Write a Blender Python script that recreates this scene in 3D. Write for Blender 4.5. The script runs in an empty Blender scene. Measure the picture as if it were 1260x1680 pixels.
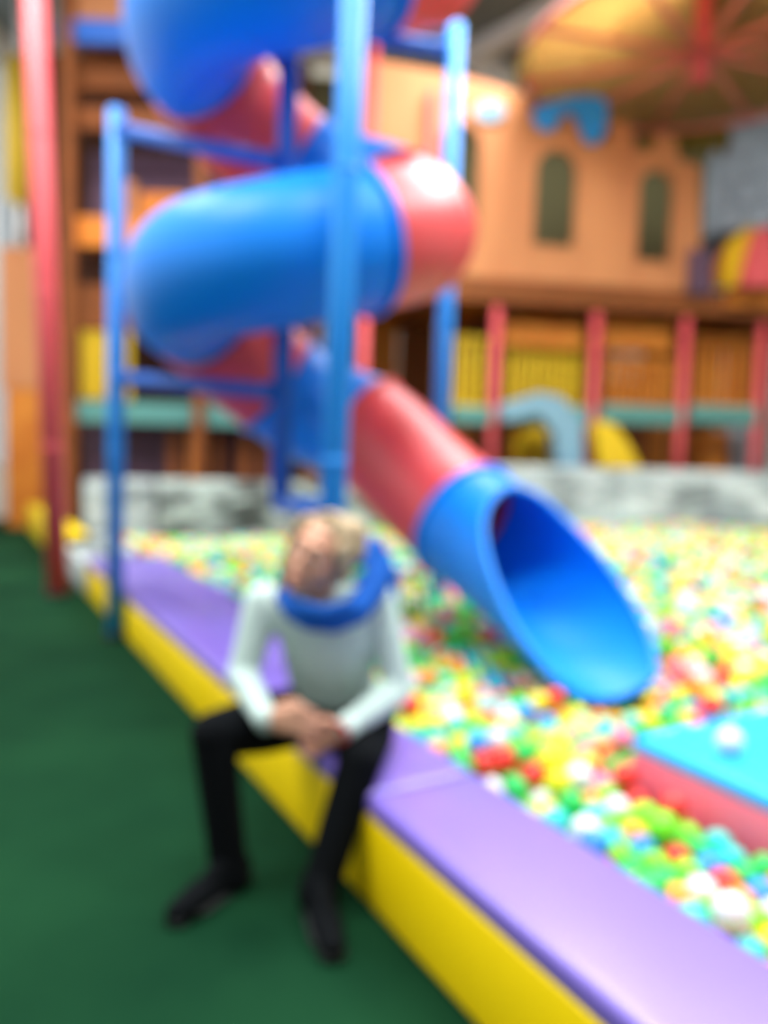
import bpy, bmesh, math, random
import numpy as np
from mathutils import Vector, Matrix
random.seed(7); rng = np.random.default_rng(7)
PI = math.pi; R = math.radians
SC = bpy.context.scene; COL = SC.collection

# ------------------------------------------------------------------ camera
FPX = 1280.0; PITCH = R(4.5); ROLL = R(1.7); CAM = Vector((0, 0, 1.25))
r0 = Vector((1, 0, 0)); fw = Vector((0, math.cos(PITCH), -math.sin(PITCH))); u0 = r0.cross(fw)
rt = r0 * math.cos(ROLL) + u0 * math.sin(ROLL); up = u0 * math.cos(ROLL) - r0 * math.sin(ROLL)
cd = bpy.data.cameras.new('camera'); cam = bpy.data.objects.new('camera', cd); COL.objects.link(cam)
m = Matrix.Identity(4)
for i in range(3):
    m[i][0] = rt[i]; m[i][1] = up[i]; m[i][2] = -fw[i]; m[i][3] = CAM[i]
cam.matrix_world = m
cd.sensor_fit = 'VERTICAL'; cd.sensor_height = 24; cd.lens = 24 * FPX / 1680; cd.clip_start = 0.02; cd.clip_end = 200
# the photograph is far out of focus everywhere: focused close to the lens, wide open
BLUR = 0.8
if BLUR:
    cd.dof.use_dof = True; cd.dof.focus_distance = 0.4; cd.dof.aperture_fstop = 1.27 / BLUR
SC.camera = cam

# ------------------------------------------------------------------ world and exposure
w = bpy.data.worlds.new('world'); SC.world = w; w.use_nodes = True
bg = w.node_tree.nodes['Background']; bg.inputs[0].default_value = (0.93, 0.97, 1.0, 1); bg.inputs[1].default_value = .6
SC.view_settings.view_transform = 'Standard'; SC.view_settings.look = 'None'
SC.view_settings.gamma = 1.0; SC.view_settings.use_curve_mapping = False; SC.view_settings.exposure = -0.05

def area(name, loc, sx, sy, power, color=(.98, .985, 1), rot=(0, 0, 0)):
    l = bpy.data.lights.new(name, 'AREA'); l.shape = 'RECTANGLE'; l.size = sx; l.size_y = sy; l.energy = power; l.color = color
    o = bpy.data.objects.new(name, l); o.location = loc; o.rotation_euler = rot; COL.objects.link(o); return o
# rows of big ceiling fittings (the fitting bodies are built with the ceiling below)
LAMPS = [(-3.4, 2.0), (-3.4, 6.0), (0.6, 1.0), (0.6, 5.0), (4.2, 2.5), (4.2, 6.5), (-1.6, 13.6), (2.0, 8.6)]
for i, (x, y) in enumerate(LAMPS):
    area('ceiling_light', (x, y, 7.12), 1.9, 1.9, 370)
# daylight coming in through the big windows of the left wall
for y in (-.65, 5.85, 12.35):
    area('window_daylight', (-6.0, y, 4.0), 5.4, 5.2, 120, (.93, .97, 1), (0, R(-90), 0))

# ------------------------------------------------------------------ helpers
def lin(c):
    return tuple((v / 255 / 12.92) if v / 255 <= .04045 else ((v / 255 + .055) / 1.055) ** 2.4 for v in c)
def ray(px, py): return fw + rt * ((px - 630) / FPX) + up * ((840 - py) / FPX)
def W(px, py, Y):
    d = ray(px, py); return CAM + d * (Y / d.y)
def G(px, py, h):
    d = ray(px, py); return CAM + d * ((h - CAM.z) / d.z)

def mat(name, c, rough=.5, spec=.5, noise=0, nscale=8, bump=0, bscale=60, c2=None, coat=0, emit=0, metal=0, stretch=(1, 1, 1), alpha=None, rawlin=False):
    M = bpy.data.materials.new(name); M.use_nodes = True; nt = M.node_tree; b = nt.nodes['Principled BSDF']
    col = lin(c); b.inputs['Base Color'].default_value = (*col, 1)
    b.inputs['Roughness'].default_value = rough; b.inputs['Specular IOR Level'].default_value = spec
    b.inputs['Coat Weight'].default_value = coat; b.inputs['Coat Roughness'].default_value = .12; b.inputs['Metallic'].default_value = metal
    tc = nt.nodes.new('ShaderNodeTexCoord'); mp = nt.nodes.new('ShaderNodeMapping'); mp.inputs['Scale'].default_value = stretch
    nt.links.new(tc.outputs['Object'], mp.inputs['Vector'])
    if noise:
        n = nt.nodes.new('ShaderNodeTexNoise'); n.inputs['Scale'].default_value = nscale; n.inputs['Detail'].default_value = 4
        nt.links.new(mp.outputs[0], n.inputs['Vector'])
        rp = nt.nodes.new('ShaderNodeValToRGB'); rp.color_ramp.elements[0].position = .32; rp.color_ramp.elements[1].position = .68
        k = lin(c2) if c2 else tuple(v * (1 - noise) for v in col)
        rp.color_ramp.elements[0].color = (*k, 1); rp.color_ramp.elements[1].color = (*col, 1)
        nt.links.new(n.outputs['Fac'], rp.inputs[0]); nt.links.new(rp.outputs[0], b.inputs['Base Color'])
    if bump:
        n = nt.nodes.new('ShaderNodeTexNoise'); n.inputs['Scale'].default_value = bscale; n.inputs['Detail'].default_value = 3
        nt.links.new(mp.outputs[0], n.inputs['Vector'])
        bp = nt.nodes.new('ShaderNodeBump'); bp.inputs['Strength'].default_value = bump; bp.inputs['Distance'].default_value = .01
        nt.links.new(n.outputs['Fac'], bp.inputs['Height']); nt.links.new(bp.outputs[0], b.inputs['Normal'])
    if emit:
        b.inputs['Emission Color'].default_value = (*col, 1); b.inputs['Emission Strength'].default_value = emit
    return M

def tag(o, label=None, cat=None, group=None, kind=None):
    if label: o['label'] = label
    if cat: o['category'] = cat
    if group: o['group'] = group
    if kind: o['kind'] = kind
    return o
def link(name, me, M=None, parent=None, smooth=False):
    if M is not None: me.materials.append(M)
    if smooth: me.polygons.foreach_set('use_smooth', [True] * len(me.polygons))
    o = bpy.data.objects.new(name, me); COL.objects.link(o)
    if parent is not None: o.parent = parent; o.matrix_parent_inverse = Matrix.Translation(-parent.location) if parent.type == 'EMPTY' else Matrix.Identity(4)
    return o
def obj(name, bm, M=None, parent=None, smooth=False):
    me = bpy.data.meshes.new(name); bmesh.ops.recalc_face_normals(bm, faces=bm.faces); bm.to_mesh(me); bm.free()
    return link(name, me, M, parent, smooth)
def empty(name, loc, label, cat, group=None):
    o = bpy.data.objects.new(name, None); o.location = loc; o.empty_display_size = .1; COL.objects.link(o); return tag(o, label, cat, group)

def box(bm, c, s, rz=0, bev=0, seg=2, rot=None):
    t = bmesh.new(); bmesh.ops.create_cube(t, size=1); bmesh.ops.scale(t, vec=s, verts=t.verts)
    if bev: bmesh.ops.bevel(t, geom=t.edges[:], offset=bev, segments=seg, affect='EDGES', profile=.6)
    mm = Matrix.Translation(c) @ (rot if rot is not None else Matrix.Rotation(rz, 4, 'Z'))
    bmesh.ops.transform(t, matrix=mm, verts=t.verts); me = bpy.data.meshes.new('t'); t.to_mesh(me); t.free(); bm.from_mesh(me); bpy.data.meshes.remove(me)
    return bm
def axis_rot(d):
    return Vector(d).to_track_quat('Z', 'Y').to_matrix().to_4x4()
def cyl(bm, a, b, r, n=20, r2=None, bev=0):
    a = Vector(a); b = Vector(b); t = bmesh.new()
    bmesh.ops.create_cone(t, cap_ends=True, segments=n, radius1=r, radius2=r if r2 is None else r2, depth=(b - a).length)
    if bev:
        e = [e for e in t.edges if len([f for f in e.link_faces if len(f.verts) > 4]) == 1]
        bmesh.ops.bevel(t, geom=e, offset=bev, segments=3, affect='EDGES')
    bmesh.ops.transform(t, matrix=Matrix.Translation((a + b) / 2) @ axis_rot(b - a), verts=t.verts)
    me = bpy.data.meshes.new('t'); t.to_mesh(me); t.free(); bm.from_mesh(me); bpy.data.meshes.remove(me); return bm
def sweep(bm, pts, rads, n=12, closed=False):
    pts = [Vector(p) for p in pts]; N = len(pts); rings = []
    up_ = Vector((0, 0, 1)); prev = None
    for i, p in enumerate(pts):
        a = pts[(i - 1) % N] if closed or i > 0 else p; b = pts[(i + 1) % N] if closed or i < N - 1 else p
        t = (b - a).normalized()
        if prev is None: s = t.cross(up_); s = s if s.length > .05 else t.cross(Vector((1, 0, 0)))
        else: s = prev - t * prev.dot(t)
        s.normalize(); prev = s; q = t.cross(s); r = rads[i] if hasattr(rads, '__len__') else rads
        rings.append([bm.verts.new(p + (s * math.cos(2 * PI * k / n) + q * math.sin(2 * PI * k / n)) * r) for k in range(n)])
    for i in range(N if closed else N - 1):
        A = rings[i]; B = rings[(i + 1) % N]
        for k in range(n): bm.faces.new((A[k], A[(k + 1) % n], B[(k + 1) % n], B[k]))
    if not closed: bm.faces.new(rings[0][::-1]); bm.faces.new(rings[-1])
    return bm
def catmull(P, n=8):
    P = [Vector(p) for p in P]; out = []
    for i in range(len(P) - 1):
        p0 = P[i - 1] if i else P[0] * 2 - P[1]; p1 = P[i]; p2 = P[i + 1]; p3 = P[i + 2] if i + 2 < len(P) else P[-1] * 2 - P[-2]
        for k in range(n):
            t = k / n; out.append(.5 * ((2 * p1) + (p2 - p0) * t + (2 * p0 - 5 * p1 + 4 * p2 - p3) * t * t + (3 * p1 - p0 - 3 * p2 + p3) * t ** 3))
    out.append(P[-1]); return out
def plate(outline, holes, th, origin, ex, ey):
    """flat board with holes: 2D curve filled and given thickness, laid in the frame (ex, ey)"""
    cu = bpy.data.curves.new('plate', 'CURVE'); cu.dimensions = '2D'; cu.fill_mode = 'BOTH'; cu.extrude = th / 2
    for poly in [outline] + holes:
        s = cu.splines.new('POLY'); s.points.add(len(poly) - 1); s.use_cyclic_u = True
        for p, q in zip(s.points, poly): p.co = (q[0], q[1], 0, 1)
    t = bpy.data.objects.new('plate', cu); COL.objects.link(t)
    me = bpy.data.meshes.new_from_object(t.evaluated_get(bpy.context.evaluated_depsgraph_get()))
    bpy.data.objects.remove(t); bpy.data.curves.remove(cu)
    ex = Vector(ex).normalized(); ey = Vector(ey).normalized(); ez = ex.cross(ey); mm = Matrix.Identity(4)
    for i in range(3): mm[i][0] = ex[i]; mm[i][1] = ey[i]; mm[i][2] = ez[i]; mm[i][3] = origin[i]
    me.transform(mm); me.materials.clear(); return me

# ------------------------------------------------------------------ materials
M = {}
M['floor'] = mat('green_turf', (20, 60, 35), .9, .05, .3, 1.2, .35, 180, (9, 45, 27))
M['wall'] = mat('white_wall', (238, 234, 225), .7)
M['ceil'] = mat('grey_ceiling', (120, 128, 126), .8, .3, .2, 3)
M['white'] = mat('white_paint', (240, 240, 236), .5)
M['yellow'] = mat('yellow_vinyl', (255, 218, 0), .42, .4, 0, 8, .05, 9)
M['purple'] = mat('purple_vinyl', (122, 102, 192), .34, .5, 0, 8, .08, 7, coat=.25)
M['blue'] = mat('blue_plastic', (0, 134, 238), .45, .35)
M['bluein'] = M['blue']
M['red'] = mat('red_plastic', (230, 46, 50), .5, 1.0, coat=.5)
M['red'].node_tree.nodes['Principled BSDF'].inputs['Coat Roughness'].default_value = .45
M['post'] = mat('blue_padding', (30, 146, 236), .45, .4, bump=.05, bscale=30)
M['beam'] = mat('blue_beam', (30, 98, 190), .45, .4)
M['redpost'] = mat('red_padding', (216, 84, 88), .5, .4)
M['tan'] = mat('tan_board', (200, 134, 84), .6, .3, .15, 2.5, .1, 30, (190, 122, 76), stretch=(1, 1, .25))
M['orange'] = mat('orange_board', (216, 134, 44), .6, .3, .2, 3, c2=(196, 108, 30))
M['brown'] = mat('brown_board', (134, 74, 30), .7, .3, .25, 3)
M['dark'] = mat('dark_board', (74, 44, 30), .8, .2, .2, 3)
M['plum'] = mat('plum_board', (94, 70, 88), .7, .3)
M['gold'] = mat('gold_board', (222, 184, 24), .55, .4)
M['teal'] = mat('teal_beam', (84, 140, 132), .5, .4)
M['slate'] = mat('slate_blue', (120, 158, 176), .5, .4)
M['black'] = mat('black_board', (30, 32, 34), .6)
M['stone'] = mat('grey_stone', (166, 176, 184), .8, .3, .2, 4, .3, 12, (142, 152, 160))
M['thatch'] = mat('straw_thatch', (196, 170, 124), .85, .2, .25, 18, .5, 60, (172, 142, 92), stretch=(1, 1, .3))
M['leaf'] = mat('olive_leaf', (126, 112, 34), .7, .3, .3, 20)
M['rib'] = mat('pink_rib', (226, 128, 116), .5)
M['skyb'] = mat('sky_blue_board', (30, 150, 232), .5, .4)
M['pad_blue'] = mat('light_blue_vinyl', (30, 172, 246), .4, .5, bump=.05, bscale=8)
M['pad_pink'] = mat('pink_vinyl', (250, 120, 146), .45, .4, bump=.05, bscale=8)
M['skin'] = mat('skin', (222, 164, 134), .5, .4, .1, 12, .05, 120)
M['bolt'] = mat('steel', (190, 195, 200), .3, .5, metal=.9)
def streak_mat(name, a, b, c, scale, rot):
    Mx = bpy.data.materials.new(name); Mx.use_nodes = True; nt = Mx.node_tree; bs = nt.nodes['Principled BSDF']; bs.inputs['Roughness'].default_value = .55
    tc = nt.nodes.new('ShaderNodeTexCoord'); mp = nt.nodes.new('ShaderNodeMapping'); mp.inputs['Rotation'].default_value = rot; mp.inputs['Scale'].default_value = (1, 1, 2.6)
    n = nt.nodes.new('ShaderNodeTexNoise'); n.inputs['Scale'].default_value = scale; n.inputs['Detail'].default_value = 3; n.inputs['Distortion'].default_value = .8
    rp = nt.nodes.new('ShaderNodeValToRGB'); e = rp.color_ramp.elements; e[0].position = .38; e[0].color = (*lin(a), 1); e[1].position = .64; e[1].color = (*lin(c), 1)
    q = rp.color_ramp.elements.new(.5); q.color = (*lin(b), 1)
    nt.links.new(tc.outputs['Object'], mp.inputs[0]); nt.links.new(mp.outputs[0], n.inputs['Vector']); nt.links.new(n.outputs['Fac'], rp.inputs[0]); nt.links.new(rp.outputs[0], bs.inputs['Base Color']); return Mx
M['rockpad'] = streak_mat('grey_rock_print', (120, 130, 130), (162, 174, 174), (206, 216, 214), 1.6, (0, 0, .2))
M['rockdark'] = streak_mat('dark_rock_print', (52, 58, 56), (104, 112, 110), (176, 190, 184), 1.8, (0, R(-28), 0))

# ------------------------------------------------------------------ setting
def struct(name, bm, Mx, parent=None):
    o = obj(name, bm, Mx, parent); 
    if parent is None: o['kind'] = 'structure'
    return o
struct('floor', box(bmesh.new(), (1.8, 6, -.05), (16.2, 20, .1)), M['floor'])
struct('ceiling', box(bmesh.new(), (1.8, 6, 7.6), (16.2, 20, .2)), M['ceil'])
struct('wall_back', box(bmesh.new(), (1.8, 15.9, 3.75), (15.9, .2, 7.5)), M['wall'])
struct('wall_right', box(bmesh.new(), (9.9, 6, 3.75), (.2, 20, 7.5)), M['wall'])
b = bmesh.new()
box(b, (-6.2, 6, .4), (.2, 20, .8)); box(b, (-6.2, 6, 7.35), (.2, 20, .3))
for y in (-3.9, 2.6, 9.1, 15.6): box(b, (-6.2, y, 4.0), (.2, .8, 6.4))
struct('wall_left', b, M['wall'])
M['glass'] = mat('window_glass', (235, 245, 250), .05); M['glass'].node_tree.nodes['Principled BSDF'].inputs['Transmission Weight'].default_value = 1
for i, y in enumerate((-.65, 5.85, 12.35)):
    wn = struct(f'window_{i + 1}', box(box(bmesh.new(), (-6.2, y, .85), (.24, 5.7, .1)), (-6.2, y, 7.15), (.24, 5.7, .1)), M['white'])
    for k in range(3):
        p = obj('window_bar', box(bmesh.new(), (-6.2, y - 2.8 + 2.8 * k, 4.0), (.12, .08, 6.2)), M['white'], wn)
    for k in range(2):
        obj('pane', box(bmesh.new(), (-6.2, y - 1.4 + 2.8 * k, 4.0), (.012, 2.7, 6.2)), M['glass'], wn)
# white ceiling beams meeting in a corner
def beam(a, b_, w_, h_, bm=None):
    bm = bm or bmesh.new(); a = Vector(a); b_ = Vector(b_); d = b_ - a
    X = d.normalized(); Z = Vector((0, 0, 1)); Z = (Z - X * Z.dot(X)).normalized(); Y = Z.cross(X)
    rot = Matrix.Identity(4)
    for i in range(3): rot[i][0] = X[i]; rot[i][1] = Y[i]; rot[i][2] = Z[i]
    return box(bm, (a + b_) / 2, (d.length, w_, h_), rot=rot)
c0 = G(768, 92, 7.35); c1 = G(985, -20, 7.35); c2 = G(890, 158, 7.35); c3 = G(1060, -35, 7.35)
struct('trim_1', beam(c0, c0 + (c1 - c0) * 3, .28, .22), M['white'])
struct('trim_2', beam(c0, c2, .3, .22), M['white'])
q0 = G(905, 70, 7.35); struct('trim_3', beam(q0, q0 + (c1 - c0) * 3, .22, .22), M['white'])
for i, (x, y) in enumerate(LAMPS):
    e = empty('ceiling_lamp', (x, y, 7.5), 'square flat ceiling lamp with a white rim high above the playground', 'lamp', 'ceiling lamps above the playground')
    for dx, dy, sx, sy in ((1, 0, .06, 2.06), (-1, 0, .06, 2.06), (0, 1, 1.94, .06), (0, -1, 1.94, .06)): obj('rim', box(bmesh.new(), (x + dx, y + dy, 7.3), (sx, sy, .36)), M['white'], e)
    obj('back_plate', box(bmesh.new(), (x, y, 7.46), (1.94, 1.94, .04)), M['white'], e)

# ------------------------------------------------------------------ ball pit border
U = Vector((.491, -.871, 0)); V = Vector((.871, .491, 0)); E0 = Vector((-.12, 2.24, 0)); RZ = math.atan2(U.y, U.x)
def bp(s, t, z=0): p = E0 + U * s + V * t; return Vector((p.x, p.y, z))
border = empty('ball_pit_border', bp(0, .18), 'low padded ball pit edge, yellow outer side and purple top, running down to the right', 'border')
cuts = [-4.7, -3.9, -2.55, -1.25, .20, 1.75, 3.3]
for a, c in zip(cuts[:-1], cuts[1:]):
    L = c - a; mid = (a + c) / 2
    obj('side_panel', box(bmesh.new(), bp(mid, .03, .128), (L - .006, .06, .25), RZ, .015), M['yellow'], border, True)
    obj('top_cushion', box(bmesh.new(), bp(mid, .18, .277), (L - .006, .362, .066), RZ, .026, 4), M['purple'], border, True)
    obj('inner_panel', box(bmesh.new(), bp(mid, .32, .12), (L - .006, .05, .24), RZ, .01), M['purple'], border)
    if c < -1: obj('inner_cushion', box(bmesh.new(), bp(mid, .495, .152), (L - .006, .25, .304), RZ, .024, 3), M['purple'], border, True)
b2 = empty('ball_pit_border', bp(-8, .18), 'far stretch of the yellow padded edge, left of the red post', 'border')
for a, c in ((-9.9, -8.0), (-8.0, -6.1)):
    L = c - a; mid = (a + c) / 2
    obj('side_panel', box(bmesh.new(), bp(mid, .03, .15), (L - .006, .06, .3), RZ, .015), M['yellow'], b2, True)
    obj('top_cushion', box(bmesh.new(), bp(mid, .115, .33), (L - .006, .23, .06), RZ, .026, 4), M['yellow'], b2, True)
st = empty('padded_step', bp(-5.4, .2), 'grey padded step filling the gap in the yellow edge beside the red post', 'step')
obj('lower_tread', box(bmesh.new(), bp(-5.4, .20, .12), (1.3, .42, .24), RZ, .02), M['rockpad'], st, True)
obj('upper_tread', box(bmesh.new(), bp(-5.4, .31, .30), (1.3, .2, .12), RZ, .02), M['rockpad'], st, True)

# ------------------------------------------------------------------ spiral slide
AX = Vector((-.51, 4.5, 0)); RC = .63; RT = .35
def hp(a, z, r=RC): return Vector((AX.x + r * math.cos(R(a)), AX.y - r * math.sin(R(a)), z))
keys = [(-225, 5.35), (-180, 5.1), (-135, 4.75), (-90, 4.5), (-45, 4.25), (0, 3.95), (45, 3.70), (90, 3.51), (135, 3.48), (180, 3.46), (203, 3.42), (225, 3.25), (270, 2.95), (315, 2.76), (360, 2.48), (405, 2.32), (450, 2.19), (495, 2.13), (540, 2.07), (563, 2.03), (585, 1.85), (630, 1.52), (672, 1.34)]
P = [hp(a, z) for a, z in keys]
nturn = len(P)
P += [Vector((.20, 4.80, 1.085)), Vector((.46, 4.57, .865)), Vector((.67, 4.25, .725)), Vector((.88, 3.81, .61)), Vector((1.05, 3.40, .555))]
NS = 12; path = catmull(P, NS); key_i = {a: i * NS for i, (a, z) in enumerate(keys)}
def idx(a):
    for (a0, _), (a1, _) in zip(keys[:-1], keys[1:]):
        if a0 <= a <= a1: return key_i[a0] + int(round((a - a0) / (a1 - a0) * NS))
    return 0
def frame(i):
    a = path[max(i - 1, 0)]; c = path[min(i + 1, len(path) - 1)]; t = (c - a).normalized()
    s = t.cross(Vector((0, 0, 1))).normalized(); n = s.cross(t).normalized(); return path[i], t, s, n
def tube_mesh(i0, i1, open_fn=None, rr=RT, th=.014, nseg=48, rad_fn=None):
    bm = bmesh.new(); rings = []
    for i in range(i0, i1 + 1):
        p, t, s, n = frame(i); ph = PI if open_fn is None else open_fn(i); r = rr if rad_fn is None else rad_fn(i)
        rings.append([[bm.verts.new(p + (s * math.sin(a) - n * math.cos(a)) * q) for a in [ph * (2 * k / nseg - 1) for k in range(nseg + 1)]] for q in (r, r - th)])
    for A, B in zip(rings[:-1], rings[1:]):
        for k in range(nseg):
            bm.faces.new((A[0][k], A[0][k + 1], B[0][k + 1], B[0][k])); bm.faces.new((A[1][k + 1], A[1][k], B[1][k], B[1][k + 1]))
        for k in (0, nseg): bm.faces.new((A[0][k], B[0][k], B[1][k], A[1][k]))
    for A in (rings[0], rings[-1]):
        for k in range(nseg): bm.faces.new((A[0][k], A[0][k + 1], A[1][k + 1], A[1][k]))
    bmesh.ops.remove_doubles(bm, verts=bm.verts, dist=.0004)
    return bm
slide = empty('spiral_tube_slide', (AX.x, AX.y, 0), 'large blue and red spiral tube slide ending in an open blue chute over the balls', 'slide')
i_exit = nturn * NS + NS  # joint between the red straight tube and the blue chute
i_exit = (nturn + 1) * NS + 1
secs = [(idx(-225), idx(-120), 'red'), (idx(-120), idx(-45), 'blue'), (idx(-45), idx(57), 'red'), (idx(57), idx(197), 'blue'), (idx(197), idx(258), 'red'), (idx(258), idx(333), 'blue'),
        (idx(333), idx(417), 'red'), (idx(417), idx(557), 'blue'), (idx(557), idx(612), 'red'), (idx(612), idx(670), 'blue'), (idx(670), i_exit, 'red')]
for n_, (a, c, col) in enumerate(secs):
    t = obj('tube_section', tube_mesh(a, c), M[col], slide, True); t['label'] = f'{col} plastic tube section'
    p, tt, s, n = frame(c)
    ncol = M[secs[n_ + 1][2]] if n_ + 1 < len(secs) else M['blue']
    ring = [p + (s * math.cos(q) + n * math.sin(q)) * (RT + .012) for q in np.linspace(0, 2 * PI, 40, endpoint=False)]
    f = obj('flange', sweep(bmesh.new(), ring, .016, 8, True), ncol, slide, True); f['label'] = 'raised joint rim of the tube'
i_end = len(path) - 1
def open_fn(i):
    f = (i - i_exit) / (i_end - i_exit)
    xs = [0, .25, .29, .34, .41, .50, .63, .76, .89, 1]; ys = [180, 180, 160, 142, 126, 112, 94, 76, 58, 40]
    return R(float(np.interp(f, xs, ys)))
def rad_fn(i):
    f = (i - i_exit) / (i_end - i_exit); return RT + .09 * max(0, f - .4)
# finer path for the chute
full = path; fine = catmull([path[k] for k in range(i_exit, i_end + 1)], 3)
path = path[:i_exit] + fine; i_end = len(path) - 1
ch = obj('open_chute', tube_mesh(i_exit, i_end, open_fn, rad_fn=rad_fn, th=.016), M['blue'], slide, True); ch['label'] = 'blue open end chute with a hooded top'
rimL, rimR, lip = [], [], []
k0 = next(i for i in range(i_exit, i_end) if open_fn(i) < PI - .01)
for i in range(k0, i_end + 1):
    p, t, s, n = frame(i); a = open_fn(i); r = rad_fn(i) - .008
    rimL.append(p + (-s * math.sin(a) - n * math.cos(a)) * r); rimR.append(p + (s * math.sin(a) - n * math.cos(a)) * r)
p, t, s, n = frame(i_end); a = open_fn(i_end); r = rad_fn(i_end) - .008
lip = [p + (s * math.sin(q) - n * math.cos(q)) * r for q in np.linspace(-a, a, 14)][1:-1]
obj('rolled_rim', sweep(bmesh.new(), rimL + lip + rimR[::-1], .02, 10, True), M['blue'], ch, True)

# ------------------------------------------------------------------ slide frame
def post(x, y, z0, z1, r, Mx, label, cat='post', grp=None, foot=True, cap=False, name='padded_post', lean=0):
    e = empty(name, (x, y, z0), label, cat, grp)
    obj('padding', cyl(bmesh.new(), (x, y, z0 + .03), (x + lean, y, z1), r, 24, bev=.01), Mx, e, True)
    if foot: obj('foot_plate', cyl(bmesh.new(), (x, y, z0), (x, y, z0 + .035), r * 1.25, 24), M['black'], e)
    for z in np.arange(z0 + 1.2, z1, 1.2):
        f = (z - z0) / (z1 - z0); obj('joint_band', cyl(bmesh.new(), (x + lean * f, y, z - .012), (x + lean * f, y, z + .012), r * 1.03, 24), Mx, e, True)
    return e
pA = Vector((-1.695, 4.91, 0)); pB = Vector((-.235, 3.33, 0)); pC = Vector((-.575, 4.31, 0)); pD = Vector((.385, 5.48, 0))
post(pA.x, pA.y, 0, 3.27, .052, M['post'], 'blue padded post on the green floor at the outer side of the yellow edge')
post(pB.x, pB.y, 0, 4.4, .056, M['post'], 'tall blue padded post rising right behind the seated person', lean=.07)
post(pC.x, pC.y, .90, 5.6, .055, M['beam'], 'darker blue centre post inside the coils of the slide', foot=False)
post(pD.x, pD.y, 0, 4.12, .052, M['post'], 'blue post to the right of the coils, in front of the tan castle wall')
def bar(a, b_, r, Mx, label):
    a = Vector(a); b_ = Vector(b_); e = empty('crossbar', (a + b_) / 2, label, 'bar')
    obj('padding', cyl(bmesh.new(), a, b_, r, 20), Mx, e, True)
    d = (b_ - a).normalized(); obj('end_clamp', cyl(bmesh.new(), a, a + d * .05, r * 1.25, 20), Mx, e, True); obj('end_clamp', cyl(bmesh.new(), b_ - d * .05, b_, r * 1.25, 20), Mx, e, True)
dAC = (pC - pA).normalized() * .05
def hb(a, b_, z, z2=None):
    d = (b_ - a); d.z = 0; d = d.normalized() * .05; return (a.x + d.x, a.y + d.y, z), (b_.x - d.x, b_.y - d.y, z if z2 is None else z2)
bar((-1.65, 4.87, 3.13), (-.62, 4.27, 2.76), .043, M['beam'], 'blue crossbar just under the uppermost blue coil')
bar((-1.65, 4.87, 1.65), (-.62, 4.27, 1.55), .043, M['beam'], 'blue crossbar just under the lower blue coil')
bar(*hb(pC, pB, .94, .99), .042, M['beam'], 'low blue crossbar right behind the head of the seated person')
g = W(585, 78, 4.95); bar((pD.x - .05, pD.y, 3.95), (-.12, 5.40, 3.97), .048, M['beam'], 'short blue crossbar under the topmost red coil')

# ------------------------------------------------------------------ balls
BR = .042
bcol = {'red': (236, 50, 42), 'orange': (250, 150, 36), 'yellow': (246, 226, 30), 'lime': (120, 226, 40), 'green': (20, 190, 84), 'turquoise': (30, 206, 196), 'blue': (40, 140, 226), 'pink': (246, 130, 170), 'white': (236, 232, 244)}
bnames = list(bcol); bprob = np.array([.12, .07, .12, .17, .18, .12, .07, .06, .09]); bprob /= bprob.sum()
BM = {k: mat(k + '_ball_plastic', v, .35, .5) for k, v in bcol.items()}
def level(x, y): return .13 + (.08 + .22 * min(max((x + 1.2) / 2.4, 0), 1)) * min(max((y - 3.2) / 5.5, 0), 1) + .02 * math.sin(3.1 * x + 1.3 * y) * math.cos(2.3 * y)
SL0 = Vector((.87, 2.60, 0)); SLW, SLL = .75, 1.5     # foam slab: near-left corner, width along V, length along U
def in_slab(x, y, mrg):
    d = Vector((x, y, 0)) - SL0; s = d.dot(U); t = d.dot(V); return -mrg < s < SLL + mrg and -mrg < t < SLW + mrg
chute_pts = [(path[i], rad_fn(i)) for i in range(i_exit, i_end + 1, 4)]
pts = []
D = 2.12 * BR; HR_ = D * .87
def ok_ball(s, t, x, y, z):
    if y < .9 or y > (8.45 + .231 * (x + 3.45) if x < .47 else 9.36 + .0915 * (x - .5)) - .15 or x > .54 * y + .9: return False
    if s < -1.19 and t < .69: return False
    if t < .42 or in_slab(x, y, BR + .006): return False
    if any(math.hypot(x - q.x, y - q.y) < .072 + BR + .006 for q in (pB, pD)): return False
    return not (y < 4.7 and any((Vector((x, y, z)) - c).length < r + BR + .012 for c, r in chute_pts))
row = 0; s = -8.4
while s < 4.0:
    t = .43 + (D / 2 if row % 2 else 0)
    while t < 9.5:
        for lay in (0, 1, 2):
            s2, t2 = (s, t) if lay == 0 else (s + HR_ / 3, t + D / 2)
            p = bp(s2, t2); x = p.x + rng.uniform(-.001, .001); y = p.y + rng.uniform(-.001, .001)
            if lay == 1 and y > 5.5: continue
            if lay == 2 and (y > 7.5 or rng.random() > .16 + .14 * math.sin(3 * x + y) * math.sin(4 * y)): continue
            z = level(x, y) + (0, -1.78 * BR, 1.78 * BR)[lay] + rng.uniform(-.0015, .0015)
            if ok_ball(s2, t2, x, y, z): pts.append((x, y, z))
        t += D
    s += HR_; row += 1
pts = np.array(pts)
cols = rng.choice(len(bnames), size=len(pts), p=bprob)
C3 = np.array(CAM); dist = np.linalg.norm(pts - C3, axis=1)
rel = pts - C3; zc = rel @ np.array(fw); pxs = 630 + FPX * (rel @ np.array(rt)) / zc; pys = 840 - FPX * (rel @ np.array(up)) / zc
inview = (zc > 0) & (pxs > 0) & (pxs < 1260) & (pys > 0) & (pys < 1680)
top = pts[:, 2] > np.array([level(x, y) for x, y, z in pts]) - BR * 1.1
hid = (pxs < 700) & (pys > 1000)            # behind the seated person
order = [i for i in np.argsort(dist) if inview[i] and top[i] and not hid[i]][:270]
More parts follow.
